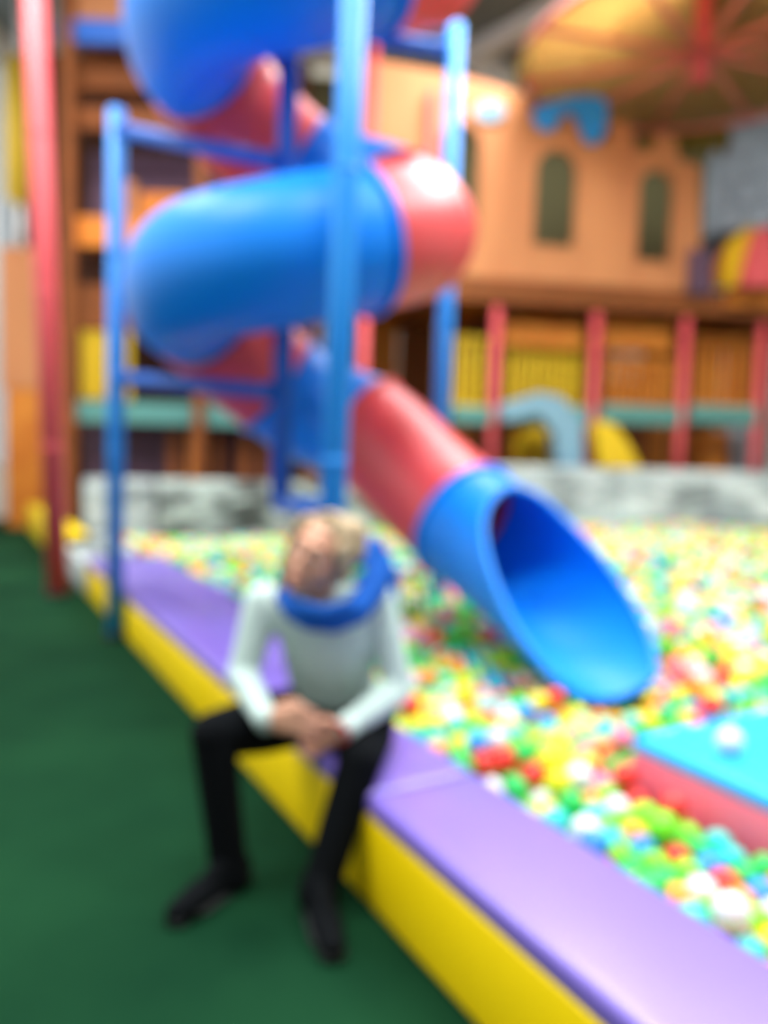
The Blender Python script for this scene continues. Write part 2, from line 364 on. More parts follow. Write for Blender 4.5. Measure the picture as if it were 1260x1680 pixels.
def ico(sub, r):
    b = bmesh.new(); bmesh.ops.create_icosphere(b, subdivisions=sub, radius=r); me = bpy.data.meshes.new('ball'); b.to_mesh(me); b.free()
    me.polygons.foreach_set('use_smooth', [True] * len(me.polygons)); return me
bmesh_by = {}
for k in bnames:
    me = ico(3, BR); me.materials.append(BM[k]); bmesh_by[k] = me
def ball(p, k, label=None, grp=None):
    o = bpy.data.objects.new('pit_ball', bmesh_by[k]); o.location = p; COL.objects.link(o)
    return tag(o, label or f'{k} plastic ball among the loose balls near the purple edge', 'ball', grp or f'{k} balls in the near part of the pit')
def where(p):
    v = Vector(p); d = Vector((v.x, v.y, 0)) - E0
    if min((v - c).length - r for c, r in chute_pts) < .30: return 'close beside the end of the blue chute'
    if in_slab(v.x, v.y, .28): return 'close beside the pink and blue slab'
    if d.dot(V) < .62: return 'lying along the purple cushion edge'
    return 'in the open pit between cushion and chute'
for i in order:
    k = bnames[cols[i]]; wh = where(pts[i]); ball(pts[i], k, f'{k} plastic ball {wh}', f'{k} balls {wh}')
rest = np.array(sorted(set(range(len(pts))) - set(order)))
def ball_cloud(name, idxs, sub):
    t = ico(sub, BR); nv = len(t.vertices); nf = len(t.polygons); v = np.empty(nv * 3); t.vertices.foreach_get('co', v); v = v.reshape(-1, 3)
    f = np.empty(nf * 3, np.int32); t.polygons.foreach_get('vertices', f)
    me = bpy.data.meshes.new(name); n = len(idxs); VV = (pts[idxs][:, None, :] + v[None]).reshape(-1, 3)
    FF = (f[None] + (np.arange(n) * nv)[:, None]).reshape(-1)
    me.vertices.add(len(VV)); me.vertices.foreach_set('co', VV.ravel()); me.loops.add(len(FF)); me.loops.foreach_set('vertex_index', FF.astype(np.int32))
    me.polygons.add(n * nf); me.polygons.foreach_set('loop_start', np.arange(0, n * nf * 3, 3, dtype=np.int32))
    for k in bnames: me.materials.append(BM[k])
    me.polygons.foreach_set('material_index', np.repeat(cols[idxs], nf).astype(np.int32)); me.polygons.foreach_set('use_smooth', np.ones(n * nf, bool))
    me.update(calc_edges=True); me.validate(); o = bpy.data.objects.new(name, me); COL.objects.link(o); return o
tag(ball_cloud('pit_balls', rest, 2), 'many coloured plastic balls filling the pit around and behind the chute', 'balls', kind='stuff')

# foam slab with blue top and pink side
sl = empty('foam_slab', (SL0.x, SL0.y, 0), 'padded slab lying in the balls, light blue top and pink side', 'slab')
c = SL0 + U * SLL / 2 + V * SLW / 2
obj('side_pad', box(bmesh.new(), (c.x, c.y, .125), (SLL, SLW, .25), RZ, .012), M['pad_pink'], sl, True)
obj('top_pad', box(bmesh.new(), (c.x, c.y, .275), (SLL + .004, SLW + .004, .05), RZ, .02, 3), M['pad_blue'], sl, True)
for px, py, k, lb in ((1197, 1216, 'white', 'white ball resting on the light blue slab'), (1168, 1160, 'red', 'crimson ball at the back edge of the light blue slab')):
    p = G(px, py, .30 + BR); ball((p.x, p.y, .30 + BR + .001), k, lb, None)
    
# ------------------------------------------------------------------ grey padded barrier round the pit
def barrier(a, b_, z0, z1, n, Mx, label, th=.18):
    a = Vector(a); b_ = Vector(b_); d = (b_ - a); L = d.length / n; rz = math.atan2(d.y, d.x); e = empty('padded_barrier', ((a + b_) / 2).to_tuple()[:2] + (z0,), label, 'barrier')
    for k in range(n):
        c = a + d * ((k + .5) / n); obj('pad', box(bmesh.new(), (c.x, c.y, (z0 + z1) / 2), (L - .01, th, z1 - z0), rz, .035, 3), Mx, e, True)
barrier((-3.28, 8.50, 0), (-2.55, 8.66, 0), 0, .86, 1, M['rockpad'], 'pale grey barrier pad between the red post and the outer blue post')
barrier((-2.54, 8.66, 0), (.45, 9.35, 0), 0, .86, 3, M['rockdark'], 'dark grey padded barrier with pale streaks behind the post and slide')
barrier((.5, 9.36, 0), (6.4, 9.9, 0), 0, 1.12, 5, M['rockpad'], 'pale grey rock-print barrier at the back of the ball pit')

# ------------------------------------------------------------------ castle play house
FO = Vector((1.0, 10.0, 0)); FE = Vector((4.27, .7, 0)).normalized(); FN = Vector((FE.y, -FE.x, 0))   # FN points to the camera
def fac(px, py, off=0):
    d = ray(px, py); o = FO + FN * off; t = (o - CAM).dot(FN) / d.dot(FN); p = CAM + d * t; return ((p - o).dot(FE), p.z)
def arch(x0, x1, y0, y1, off=0, n=10):
    a = fac(x0, y1, off); b_ = fac(x1, y0, off); cx = (a[0] + b_[0]) / 2; r = (b_[0] - a[0]) / 2; zt = b_[1] - r
    return [(a[0], a[1]), (b_[0], a[1])] + [(cx + r * math.cos(q), zt + r * math.sin(q)) for q in np.linspace(0, PI, n)]
outl = [fac(*q) for q in ((588, 462), (588, 95), (765, 128), (872, 160), (880, 210), (915, 218), (922, 188), (948, 190), (956, 226), (996, 234), (1003, 198), (1032, 204), (1040, 246), (1068, 250), (1078, 218), (1106, 226), (1112, 262), (1146, 272), (1146, 484))]
arches = [(716, 788, 205, 372), (872, 948, 250, 402), (1040, 1106, 282, 428)]
outl = [(u, max(z, 3.455)) for u, z in outl]
castle = empty('castle_facade', (FO.x, FO.y, 3.45), 'tan wooden castle front with arched windows and a notched top edge', 'facade')
ZP = Vector((0, 0, 1))
link('front_board', plate(outl, [arch(*a) for a in arches], .06, FO, FE, ZP), M['tan'], castle)
for a in arches:
    o1 = arch(a[0] - 7, a[1] + 7, a[2] - 7, a[3] + 6); link('window_surround', plate(o1, [arch(*a)], .1, FO, FE, ZP), M['tan'], castle)
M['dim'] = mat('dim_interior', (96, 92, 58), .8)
# board seams
for px in (664, 832, 1000):
    u, z = fac(px, 300); b = bmesh.new(); c = FO + FE * u + FN * .035; box(b, (c.x, c.y, (3.46 + fac(px, 240)[1]) / 2), (.05, .02, fac(px, 240)[1] - 3.46), math.atan2(FE.y, FE.x)); obj('cover_strip', b, M['tan'], castle)
em = [fac(803 + 24 * math.cos(q), 184 + 17 * math.sin(q), .05) for q in np.linspace(0, 2 * PI, 20, endpoint=False)]
porth = link('round_emblem', plate(em[::-1], [], .04, FO + FN * .06, FE, ZP), M['slate'], castle); porth['label'] = 'pale blue oval badge'
# blue drip shaped board on the top edge
dr = [(880, 205), (872, 185), (884, 172), (910, 167), (930, 160), (965, 157), (990, 162), (996, 175), (992, 215), (980, 236), (962, 234), (952, 212), (944, 190), (930, 182), (918, 196), (906, 214), (890, 214)]
bd = empty('blue_drip_board', (FO + FE * fac(935, 185)[0]).to_tuple()[:2] + (fac(935, 230)[1],), 'bright blue wavy board fixed over the notched castle top', 'board')
link('board', plate([fac(x, y, .09) for x, y in dr], [], .05, FO + FN * .09, FE, ZP), M['skyb'], bd)
# deck and underside
rzF = math.atan2(FE.y, FE.x)
def fbox(u0_, u1_, n0, n1, z0, z1, bev=0):
    c = FO + FE * ((u0_ + u1_) / 2) - FN * ((n0 + n1) / 2); return box(bmesh.new(), (c.x, c.y, (z0 + z1) / 2), (u1_ - u0_, n1 - n0, z1 - z0), rzF, bev)
deck = empty('castle_deck', (FO.x + 2, FO.y + 1.5, 3.2), 'brown raised deck carrying the tan castle front', 'deck')
obj('fascia', fbox(-1.72, 5.4, -.06, .04, 3.16, 3.45), M['brown'], deck); obj('deck_board', fbox(-1.72, 5.4, .05, 2.68, 3.3, 3.43), M['orange'], deck)
d2 = obj('front_lip', fbox(3.45, 5.4, -.14, -.07, 3.28, 3.48, .01), M['orange'], deck); d2['label'] = 'orange front lip'
for u in np.arange(-1.6, 5.3, 1.13): obj('joist', fbox(u, u + .12, .05, 2.66, 3.12, 3.3), M['brown'], deck)
def fpost(px, z0, z1, lab, n=-.0, r=.06, Mx='redpost'):
    u = fac(px, 600, -n)[0]; c = FO + FE * u - FN * n; return post(c.x, c.y, z0, z1, r, M[Mx], lab, name='padded_post')
fpost(812, 0, 3.11, 'red post under the castle deck, first from the slide')
fpost(975, 0, 3.11, 'red post under the castle deck, below the blue drip board')
fpost(1122, 0, 3.11, 'red post under the castle deck, below the right arched window')
fpost(1248, 0, 3.11, 'red post under the castle deck, at the right end near the orange lip')
fpost(596, 0, 3.11, 'red post under the castle deck, mostly behind the red slide tube')
fpost(600, 3.47, 6.1, 'thin red post in front of the tan board, left of the blue slide post', -.1, .045)
fpost(694, 3.47, 5.6, 'thin red post before the tan board beside the blue slide post', -.1, .045)
for u in (-1.5, 2.2, 5.25):
    c = FO + FE * u - FN * 2.5; post(c.x, c.y, 0, 3.10, .06, M['redpost'], 'red post at the back of the castle deck in shade', grp='rear posts of the castle deck')
# inner back wall of the upper room
uw = empty('upper_back_wall', (FO.x + 2, FO.y + 2.6, 3.45), 'olive and brown rear boards seen through the arched castle windows', 'wall panel')
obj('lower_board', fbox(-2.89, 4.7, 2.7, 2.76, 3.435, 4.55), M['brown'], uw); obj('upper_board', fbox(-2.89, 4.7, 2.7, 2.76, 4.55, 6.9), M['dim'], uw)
# lower storey: back boards, railing, soft toys
lw = empty('lower_back_wall', (FO.x + 2, FO.y + 2.7, 0), 'dark brown boards closing the back of the space under the deck', 'wall panel')
k = 0
for u in np.arange(-2.89, 4.8, .62):
    obj('board', fbox(u, u + .6, 2.7, 2.76, 0, 3.43, .004), M[('brown', 'orange', 'brown', 'orange')[k % 4]], lw); k += 1
def panel(px0, px1, py0, py1, n, Mx, name, label, cat='panel', th=.05, slats=0, legs=True):
    a = fac(px0, py1, -n); c = fac(px1, py0, -n); e = empty(name, (FO + FE * ((a[0] + c[0]) / 2) - FN * n).to_tuple()[:2] + (a[1],), label, cat)
    if slats:
        for q in range(slats):
            w_ = (c[0] - a[0]) / slats; obj('slat', fbox(a[0] + q * w_ + w_ * .2, a[0] + q * w_ + w_ * .8, n, n + th, a[1], c[1], .004), M[Mx], e)
        obj('top_rail', fbox(a[0], c[0], n - .02, n + th + .02, c[1] - .02, c[1] + .06), M[Mx], e); obj('bottom_rail', fbox(a[0], c[0], n - .02, n + th + .02, a[1] - .04, a[1] + .02), M[Mx], e)
    else:
        obj('board', fbox(a[0], c[0], n, n + th, a[1], c[1], .01), M[Mx], e)
    return e, a, c
def legs(e, a, c, n):
    for u in (a[0] + .03, c[0] - .07): obj('leg', fbox(u, u + .04, n, n + .04, 0, a[1]), M['brown'], e)
for args in ((826, 958, 532, 566, .35, 'orange', 'valance_board', 'orange valance board hanging under the deck, between the two leftmost red posts', 'board'),
             (990, 1105, 533, 572, .35, 'orange', 'valance_board', 'orange valance board hanging under the deck, right of the blue drip board', 'board')):
    e, a, c = panel(*args); [obj('hanger', fbox(u, u + .05, .401, .44, a[1], 3.115), M['brown'], e) for u in (a[0] + .1, c[0] - .15)]
for (args, lab) in (((742, 800, 560, 662, .5, 'gold'), 'ochre slatted railing right beside the red slide coil'),
                    ((826, 960, 560, 662, .5, 'gold'), 'golden yellow slatted railing under the castle deck'),
                    ((990, 1110, 600, 662, .5, 'orange'), 'orange slatted railing between the middle red posts under the deck'),
                    ((1134, 1240, 560, 662, .5, 'orange'), 'taller orange slatted railing at the right end under the deck')):
    e, a, c = panel(*args, 'slatted_railing', lab, 'railing', .04, max(4, int((args[1] - args[0]) / 13))); legs(e, a, c, .5)
e, a, c = panel(862, 940, 570, 640, 1.3, 'gold', 'yellow_board', 'plain yellow play board behind the golden railing', 'board'); legs(e, a, c, 1.3)
e, a, c = panel(998, 1056, 572, 628, .95, 'white', 'white_board', 'small whitish play board behind the orange railing', 'board'); legs(e, a, c, .95)
e, a, c = panel(770, 800, 545, 600, .95, 'black', 'dark_board', 'small dark play board beside the first red post', 'board'); legs(e, a, c, .95)
# teal beams between the posts at railing foot
for x0, x1, lab in ((742, 806, 'by the slide'), (820, 966, 'under the golden railing'), (984, 1114, 'in the middle bay'), (1130, 1242, 'in the right end bay')):
    a = fac(x0, 694, 0); c = fac(x1, 668, 0); e = empty('teal_beam', (FO + FE * ((a[0] + c[0]) / 2)).to_tuple()[:2] + (a[1],), 'muted teal beam between red posts ' + lab, 'beam')
    obj('beam', fbox(a[0], c[0], -.05, .05, a[1], c[1], .015), M['teal'], e)
    obj('floor_board', fbox(a[0], c[0], .06, .48, a[1], a[1] + .05), M['brown'], e)
# soft shapes under the railing
def soft(pts2, n, th, Mx, name, label, cat):
    q = [fac(x, y, -n) if y < 785 else (fac(x, y, -n)[0], 0.0) for x, y in pts2]; u = sum(v[0] for v in q) / len(q); e = empty(name, (FO + FE * u - FN * n).to_tuple()[:2] + (min(v[1] for v in q),), label, cat)
    o = link('body', plate(q, [], th, FO - FN * n, FE, ZP), M[Mx], e); return e
soft([(850, 790), (850, 716), (872, 700), (905, 706), (925, 740), (930, 790)], .9, .4, 'gold', 'soft_block', 'yellow rounded soft block under the slate blue ramp', 'block')
soft([(972, 700), (984, 690), (1006, 700), (1030, 735), (1046, 770), (1046, 800), (1000, 800), (975, 730)], -.3, .2, 'gold', 'soft_wedge', 'bright yellow leaf-shaped soft wedge beside the red post', 'wedge')
soft([(820, 664), (880, 645), (915, 652), (950, 690), (958, 790), (925, 790), (905, 710), (880, 680), (822, 692)], -.32, .24, 'slate', 'soft_arch', 'slate blue curved soft arch over the yellow block', 'arch')
soft([(1140, 800), (1140, 712), (1182, 708), (1184, 800)], .85, .4, 'orange', 'soft_block', 'orange upright soft block in the right bay under the deck', 'block')
soft([(1192, 800), (1192, 700), (1236, 700), (1240, 800)], .85, .4, 'stone', 'soft_block', 'pale stone-coloured soft block at the right end under the deck', 'block')
# stone tower, slide mouth right of the facade
tw = Vector((6.45, 14.15, 0)); TR = 1.25
tower = empty('stone_tower', (tw.x, tw.y, 0), 'round grey stone-look tower behind the right end of the castle front', 'tower')
zb = W(1200, 372, 13).z
obj('drum', cyl(bmesh.new(), (tw.x, tw.y, zb), (tw.x, tw.y, 7.45), TR, 40), M['stone'], tower, True)
obj('base_ring', cyl(bmesh.new(), (tw.x, tw.y, zb - .5), (tw.x, tw.y, zb), TR - .1, 40), M['black'], tower, True)
obj('shaft', cyl(bmesh.new(), (tw.x, tw.y, 0), (tw.x, tw.y, zb - .5), .4, 24), M['brown'], tower, True)
for k in range(7):
    for j in range(16):
        q = (j + .5 * (k % 2)) * 2 * PI / 16
        if math.sin(q) > .2: continue
        obj('stone', box(bmesh.new(), (tw.x + TR * math.cos(q), tw.y + TR * math.sin(q), zb + .2 + .39 * k), (.05, .45, .35), q, .012, 1), M['stone'], tower)
soft([(1128, 482), (1132, 410), (1166, 410), (1166, 482)], -.12, .1, 'plum', 'short_panel', 'small slate purple panel at the right foot of the castle front', 'panel')
soft([(1186, 470), (1200, 395), (1224, 375), (1236, 380), (1212, 470)], -.24, .16, 'gold', 'flap_board', 'yellow slanted flap below the stone tower', 'flap')
soft([(1170, 470), (1176, 430), (1196, 395), (1200, 395), (1184, 470)], -.05, .1, 'orange', 'flap_board', 'dark orange slanted flap left of the yellow one', 'flap')
soft([(1214, 470), (1238, 380), (1262, 372), (1275, 470)], -.44, .16, 'redpost', 'flap_board', 'reddish slanted flap right of the yellow one', 'flap')

# ------------------------------------------------------------------ straw parasol roof
hub = W(1152, 92, 9.2)
par = empty('thatched_parasol', (hub.x, hub.y, 3.43), 'straw parasol roof hung from the ceiling, with pink ribs and olive leaf fringe', 'parasol')
obj('pole', cyl(bmesh.new(), (hub.x, hub.y, hub.z - .3), (hub.x, hub.y, 7.495), .09, 20), M['redpost'], par, True)
NR = 10; RR = 2.0; tipz = -.02
b = bmesh.new(); cv = b.verts.new((hub.x, hub.y, hub.z + .85)); rim = [b.verts.new((hub.x + RR * math.cos(2 * PI * k / 40), hub.y + RR * math.sin(2 * PI * k / 40), hub.z + tipz + .06)) for k in range(40)]
mid = [b.verts.new((hub.x + RR * .5 * math.cos(2 * PI * k / 40), hub.y + RR * .5 * math.sin(2 * PI * k / 40), hub.z + .35)) for k in range(40)]
for k in range(40): b.faces.new((cv, mid[k], mid[(k + 1) % 40])); b.faces.new((mid[k], rim[k], rim[(k + 1) % 40], mid[(k + 1) % 40]))
r_ = bmesh.ops.solidify(b, geom=b.faces[:], thickness=.06); obj('straw_roof', b, M['thatch'], par)
for k in range(NR):
    q = 2 * PI * k / NR + .25; d = Vector((math.cos(q), math.sin(q), 0)); a = hub + Vector((0, 0, .02)); c = hub + d * RR + Vector((0, 0, tipz))
    obj('rib', cyl(bmesh.new(), a, c, .035, 10), M['rib'], par, True)
obj('rim_rail', sweep(bmesh.new(), [(hub.x + RR * math.cos(q), hub.y + RR * math.sin(q), hub.z + tipz) for q in np.linspace(0, 2 * PI, 48, endpoint=False)], .04, 8, True), M['rib'], par, True)
lm = bpy.data.meshes.new('leaf'); v = []; f = []
for i, (w_, z) in enumerate(((.02, 0), (.07, -.14), (.085, -.26), (.05, -.4), (.004, -.52))): v += [(-w_, .02 * i, z), (w_, .02 * i, z), (0, .02 * i + .02, z)]
for i in range(4): a = 3 * i; f += [(a, a + 2, a + 5, a + 3), (a + 2, a + 1, a + 4, a + 5), (a + 1, a, a + 3, a + 4)]
lm.from_pydata(v, [], f); lm.materials.append(M['leaf'])
for k in range(120):
    q = 2 * PI * k / 120
    if math.sin(q - .15) < -.05 or abs((Vector((hub.x + RR * math.cos(q), hub.y + RR * math.sin(q), 0)) - FO).dot(FN)) < .35: continue
    o = bpy.data.objects.new('leaf', lm); COL.objects.link(o); o.parent = par; o.matrix_parent_inverse = Matrix.Translation(-par.location)
    o.location = (hub.x + RR * math.cos(q), hub.y + RR * math.sin(q), hub.z + tipz + .06); o.rotation_euler = (rng.uniform(-.3, .3), rng.uniform(-.3, .3), q - PI / 2); s = rng.uniform(.6, .95); o.scale = (s * 1.2, s, s)

# ------------------------------------------------------------------ left play structure
def wbox(x0, x1, y0, y1, z0, z1, bev=0): return box(bmesh.new(), ((x0 + x1) / 2, (y0 + y1) / 2, (z0 + z1) / 2), (x1 - x0, y1 - y0, z1 - z0), 0, bev)
post(-2.61, 6.22, 0, 5.6, .085, M['redpost'], 'tall red padded post standing on the green floor at the far left', lean=-.2)
YL = 9.8
def zl(py, px=140, Y=YL): return W(px, py, Y).z
def xl(px, Y=YL): return W(px, 600, Y).x
ls = empty('left_play_tower', (-2.8, YL + .5, 0), 'multi-storey brown play tower behind the red and blue posts', 'play tower')
xa, xb = xl(104), xl(470)
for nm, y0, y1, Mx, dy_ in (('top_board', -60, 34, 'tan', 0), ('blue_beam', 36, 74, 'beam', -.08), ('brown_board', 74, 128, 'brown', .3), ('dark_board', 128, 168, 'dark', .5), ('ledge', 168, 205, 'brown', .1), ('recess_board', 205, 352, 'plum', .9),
                         ('orange_beam', 354, 402, 'orange', 0), ('deep_brown_board', 402, 455, 'dark', .5), ('brown_board', 455, 530, 'brown', .4), ('teal_beam', 656, 692, 'teal', 0), ('plum_board', 692, 800, 'plum', .7)):  # board below the orange beam is plain dark brown
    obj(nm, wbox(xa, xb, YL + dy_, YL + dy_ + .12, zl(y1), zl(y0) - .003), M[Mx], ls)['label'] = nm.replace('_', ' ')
for py in (40, 380, 672): obj('storey_floor', wbox(xa, xb, YL + .13, YL + 2.2, zl(py) - .06, zl(py) + .06), M['brown'], ls)
obj('rear_board', wbox(-5.7, xb, YL + 2.2, YL + 2.3, 0, 6.95), M['dark'], ls)
for px in (118, 330, 468): obj('corner_post', wbox(xl(px) - .06, xl(px) + .06, YL - .14, YL - .001, 0, 6.95), M['brown'], ls)
for j in range(8): obj('slat', wbox(xl(116 + 11 * j), xl(116 + 11 * j) + .05, YL + .35, YL + .40, zl(652), zl(536)), M['gold'], ls)
b = obj('yellow_board', wbox(xl(105), xl(172), YL + .6, YL + .66, zl(640), zl(548)), M['gold'], ls); b['label'] = 'yellow board in the lowest open storey'
for px, wd in ((265, .14), (300, .22), (345, .1), (385, .16), (420, .12)): obj('slat', wbox(xl(px), xl(px) + wd, YL + .3, YL + .4, 0, zl(700)), M['brown' if px != 300 else 'orange'], ls)
obj('pale_board', wbox(xl(150), xl(190), YL + .7, YL + .76, zl(330), zl(262)), M['tan'], ls)
obj('slanted_board', wbox(xl(215), xl(290), YL + .3, YL + .36, zl(400), zl(300)), M['orange'], ls)
# far left clad pillars
PY = 11.3; xx = W(50, 650, PY).x; zm = W(50, 640, PY).z
cp = empty('clad_pillar', (xx, PY, 0), 'orange board-clad pillar at the left end of the yellow edge', 'pillar')
obj('lower_cladding', wbox(xx - .26, xx + .26, PY - .2, PY + .2, 0, zm, .01), M['orange'], cp); obj('upper_cladding', wbox(xx - .32, xx + .24, PY - .22, PY + .22, zm, W(50, 412, PY).z, .01), M['tan'], cp)
a = W(34, 335, PY); yp = empty('yellow_column', a, 'tall ochre rounded column above the orange pillar, left of the red post', 'column')
M['ochre'] = mat('ochre_foam', (214, 176, 48), .6, .3)
obj('shaft', cyl(bmesh.new(), (a.x, a.y, a.z), (a.x, a.y, W(30, 95, PY).z), .2, 24, bev=.08), M['ochre'], yp, True)
obj('stem', cyl(bmesh.new(), (a.x, a.y, W(50, 412, PY).z), (a.x, a.y, a.z), .05, 12), M['white'], yp, True); obj('hanging_rod', cyl(bmesh.new(), (a.x, a.y, W(30, 95, PY).z), (a.x, a.y, 7.49), .04, 12), M['white'], yp, True)

# ------------------------------------------------------------------ the seated person
def sph(bm, c, r, rotm=None, n=16):
    rr = r if hasattr(r, '__len__') else (r, r, r); t = bmesh.new(); bmesh.ops.create_uvsphere(t, u_segments=n, v_segments=n // 2 + 2, radius=1)
    mm = Matrix.Translation(c) @ (rotm if rotm is not None else Matrix.Identity(4)) @ Matrix.Diagonal((*rr, 1)); bmesh.ops.transform(t, matrix=mm, verts=t.verts)
    me = bpy.data.meshes.new('t'); t.to_mesh(me); t.free(); bm.from_mesh(me); bpy.data.meshes.remove(me)
def hull(bm, blobs):
    t = bmesh.new()
    for bl in blobs: sph(t, bl[0], bl[1], bl[2] if len(bl) > 2 else None, 14)
    r = bmesh.ops.convex_hull(t, input=t.verts); dead = [g for g in r['geom_interior'] + r['geom_unused'] if isinstance(g, bmesh.types.BMVert)]
    bmesh.ops.delete(t, geom=list(set(dead)), context='VERTS')
    me = bpy.data.meshes.new('t'); t.to_mesh(me); t.free(); bm.from_mesh(me); bpy.data.meshes.remove(me)
def chain(bm, ps, rs):
    for i in range(len(ps) - 1): hull(bm, [(ps[i], rs[i]), (ps[i + 1], rs[i + 1])])
def remeshed(name, bm, vox, smooth_it, Mx, parent):
    me = bpy.data.meshes.new(name); bm.to_mesh(me); bm.free(); t = bpy.data.objects.new('t', me); COL.objects.link(t)
    r = t.modifiers.new('r', 'REMESH'); r.mode = 'VOXEL'; r.voxel_size = vox; r.use_smooth_shade = True
    s = t.modifiers.new('s', 'SMOOTH'); s.factor = .5; s.iterations = smooth_it
    m2 = bpy.data.meshes.new_from_object(t.evaluated_get(bpy.context.evaluated_depsgraph_get())); bpy.data.objects.remove(t); bpy.data.meshes.remove(me)
    m2.materials.clear(); return link(name, m2, Mx, parent, True)
J = dict(
    hipR=Vector((-.215, 2.50, .385)), hipL=Vector((-.03, 2.56, .385)), kneeR=W(350, 1205, 2.15), kneeL=W(590, 1250, 2.14),
    ankR=W(378, 1445, 2.12), ankL=W(520, 1475, 2.02), shR=W(432, 990, 2.37), shL=W(618, 988, 2.39), elR=W(398, 1108, 2.32), elL=W(655, 1128, 2.36),
    wrR=W(437, 1180, 2.13), wrL=W(566, 1194, 2.16), pel=Vector((-.12, 2.55, .42)), belly=W(545, 1120, 2.46), chest=W(535, 1030, 2.37), neck=W(530, 985, 2.37))
HC = W(520, 912, 2.27)
uh = Vector((.34, -.10, .93)).normalized(); fh = Vector((-.42, -.85, -.22)); fh = (fh - uh * fh.dot(uh)).normalized(); xh = (-fh).cross(uh)  # local +x: towards the picture's right
HM = Matrix.Identity(4)
for i in range(3): HM[i][0] = xh[i]; HM[i][1] = -fh[i]; HM[i][2] = uh[i]; HM[i][3] = HC[i]
HR = HM.to_3x3().to_4x4()
def H(x, y, z): return HM @ Vector((x, y, z))
b = bmesh.new()
hull(b, [(H(0, .018, .035), (.077, .094, .083), HR)])
hull(b, [(H(0, -.005, .01), (.072, .082, .07), HR), (H(0, -.042, -.055), (.052, .042, .040), HR), (H(0, -.065, -.098), (.020, .016, .016), HR), (H(.045, 0, -.055), (.018, .03, .02), HR), (H(-.045, 0, -.055), (.018, .03, .02), HR)])
hull(b, [(H(0, -.080, .03), .009), (H(0, -.097, -.02), .0105), (H(0, -.086, -.028), .010)]); hull(b, [(H(-.014, -.088, -.026), .008), (H(.014, -.088, -.026), .008)])
hull(b, [(H(-.03, -.073, .042), .011), (H(.03, -.073, .042), .011)])           # brow
hull(b, [(H(-.018, -.083, -.058), .006), (H(0, -.088, -.056), .0075), (H(.018, -.083, -.058), .006)]); hull(b, [(H(-.014, -.082, -.067), .007), (H(.014, -.082, -.067), .007)])
for s in (-1, 1): hull(b, [(H(s * .042, -.055, -.022), (.022, .020, .022), HR)]); hull(b, [(H(s * .078, .01, 0), (.007, .015, .025), HR), (H(s * .076, .005, -.028), (.006, .01, .01), HR)])
hull(b, [(H(0, .03, -.06), .05), (J['neck'] + Vector((.0, .03, -.01)), .052)])
# trunk
hull(b, [(J['shR'] + Vector((.02, 0, -.01)), .05), (J['shL'] + Vector((-.02, 0, -.01)), .05), (J['chest'], (.13, .085, .08))])
hull(b, [(J['chest'], (.135, .085, .09)), (J['belly'], (.12, .095, .08))]); hull(b, [(J['belly'], (.12, .095, .08)), (J['pel'], (.145, .095, .075))])
# legs and feet
for s in 'RL':
    hull(b, [(J['hip' + s], .078), (J['knee' + s], .05)]); hull(b, [(J['knee' + s], .05), (J['knee' + s].lerp(J['ank' + s], .3), .052)]); hull(b, [(J['knee' + s].lerp(J['ank' + s], .3), .052), (J['ank' + s], .034)])
    hull(b, [(J['sh' + s], .05), (J['el' + s], .037)]); hull(b, [(J['el' + s], .038), (J['wr' + s], .024)])
toeR = W(298, 1532, 1.965); toeL = W(545, 1592, 1.83)
for s, toe in (('R', toeR), ('L', toeL)):
    a = J['ank' + s]; t = Vector((toe.x, toe.y, .045)).lerp(Vector((a.x, a.y, .045)), .35); hull(b, [(a, .034), (Vector((a.x, a.y, .05)), .028)]); hull(b, [(Vector((a.x, a.y, .05)), .028), (t, .014)])
# hands: right hand laid over the left, fingers curled round each other
def hand(bm, wr, kn, side, curl, thumb_side, spread):
    fwd = (kn - wr).normalized(); sd = side.normalized(); sd = (sd - fwd * sd.dot(fwd)).normalized(); dn = curl.normalized(); dn = (dn - fwd * dn.dot(fwd)).normalized()
    hull(bm, [(wr, .022), (kn + sd * .028, .0115), (kn - sd * .028, .0115), (wr.lerp(kn, .4) + sd * .022, .014), (wr.lerp(kn, .4) - sd * .022, .014)])
    L = (.062, .07, .066, .052)
    for k in range(4):
        o = kn + sd * (.031 - .0207 * k) * 1.05; l = L[k]; a1 = spread[0]; a2 = spread[1]; a3 = spread[2]
        p1 = o + (fwd * math.cos(a1) + dn * math.sin(a1)) * l * .48; p2 = p1 + (fwd * math.cos(a2) + dn * math.sin(a2)) * l * .34; p3 = p2 + (fwd * math.cos(a3) + dn * math.sin(a3)) * l * .26
        chain(bm, [o, p1, p2, p3], [.0100, .0092, .0084, .0074])
    o = wr.lerp(kn, .3) + sd * .02 * thumb_side + dn * .008; p1 = o + fwd * .022 + sd * .026 * thumb_side; p2 = p1 + fwd * .034 + sd * .006 * thumb_side; p3 = p2 + fwd * .024 - sd * .004 * thumb_side
    chain(bm, [o, p1, p2, p3], [.0145, .0115, .0105, .0085])
hand(b, J['wrR'], W(487, 1182, 2.09), Vector((.1, 0, 1)), Vector((.3, .5, -.4)), 1, (.35, 1.1, 1.8))
hand(b, J['wrL'], W(520, 1214, 2.135), Vector((-.1, 0, -1)), Vector((-.2, -.85, .2)), -1, (.3, .9, 1.7))
person = remeshed('person', b, .0034, 2, M['skin'], None)
tag(person, 'seated person in pale mint top, blue scarf and black trousers, hands clasped', 'person')
M['mint'] = mat('mint_knit', (204, 226, 218), .85, .2, .08, 30, .5, 260)
M['blacktr'] = mat('black_cotton', (7, 10, 13), .9, .1, bump=.2, bscale=150)
M['shoe'] = mat('black_shoe', (4, 7, 10), .85, .1)
M['scarf'] = mat('blue_fleece', (22, 92, 186), .85, .2, .15, 20, .5, 90)
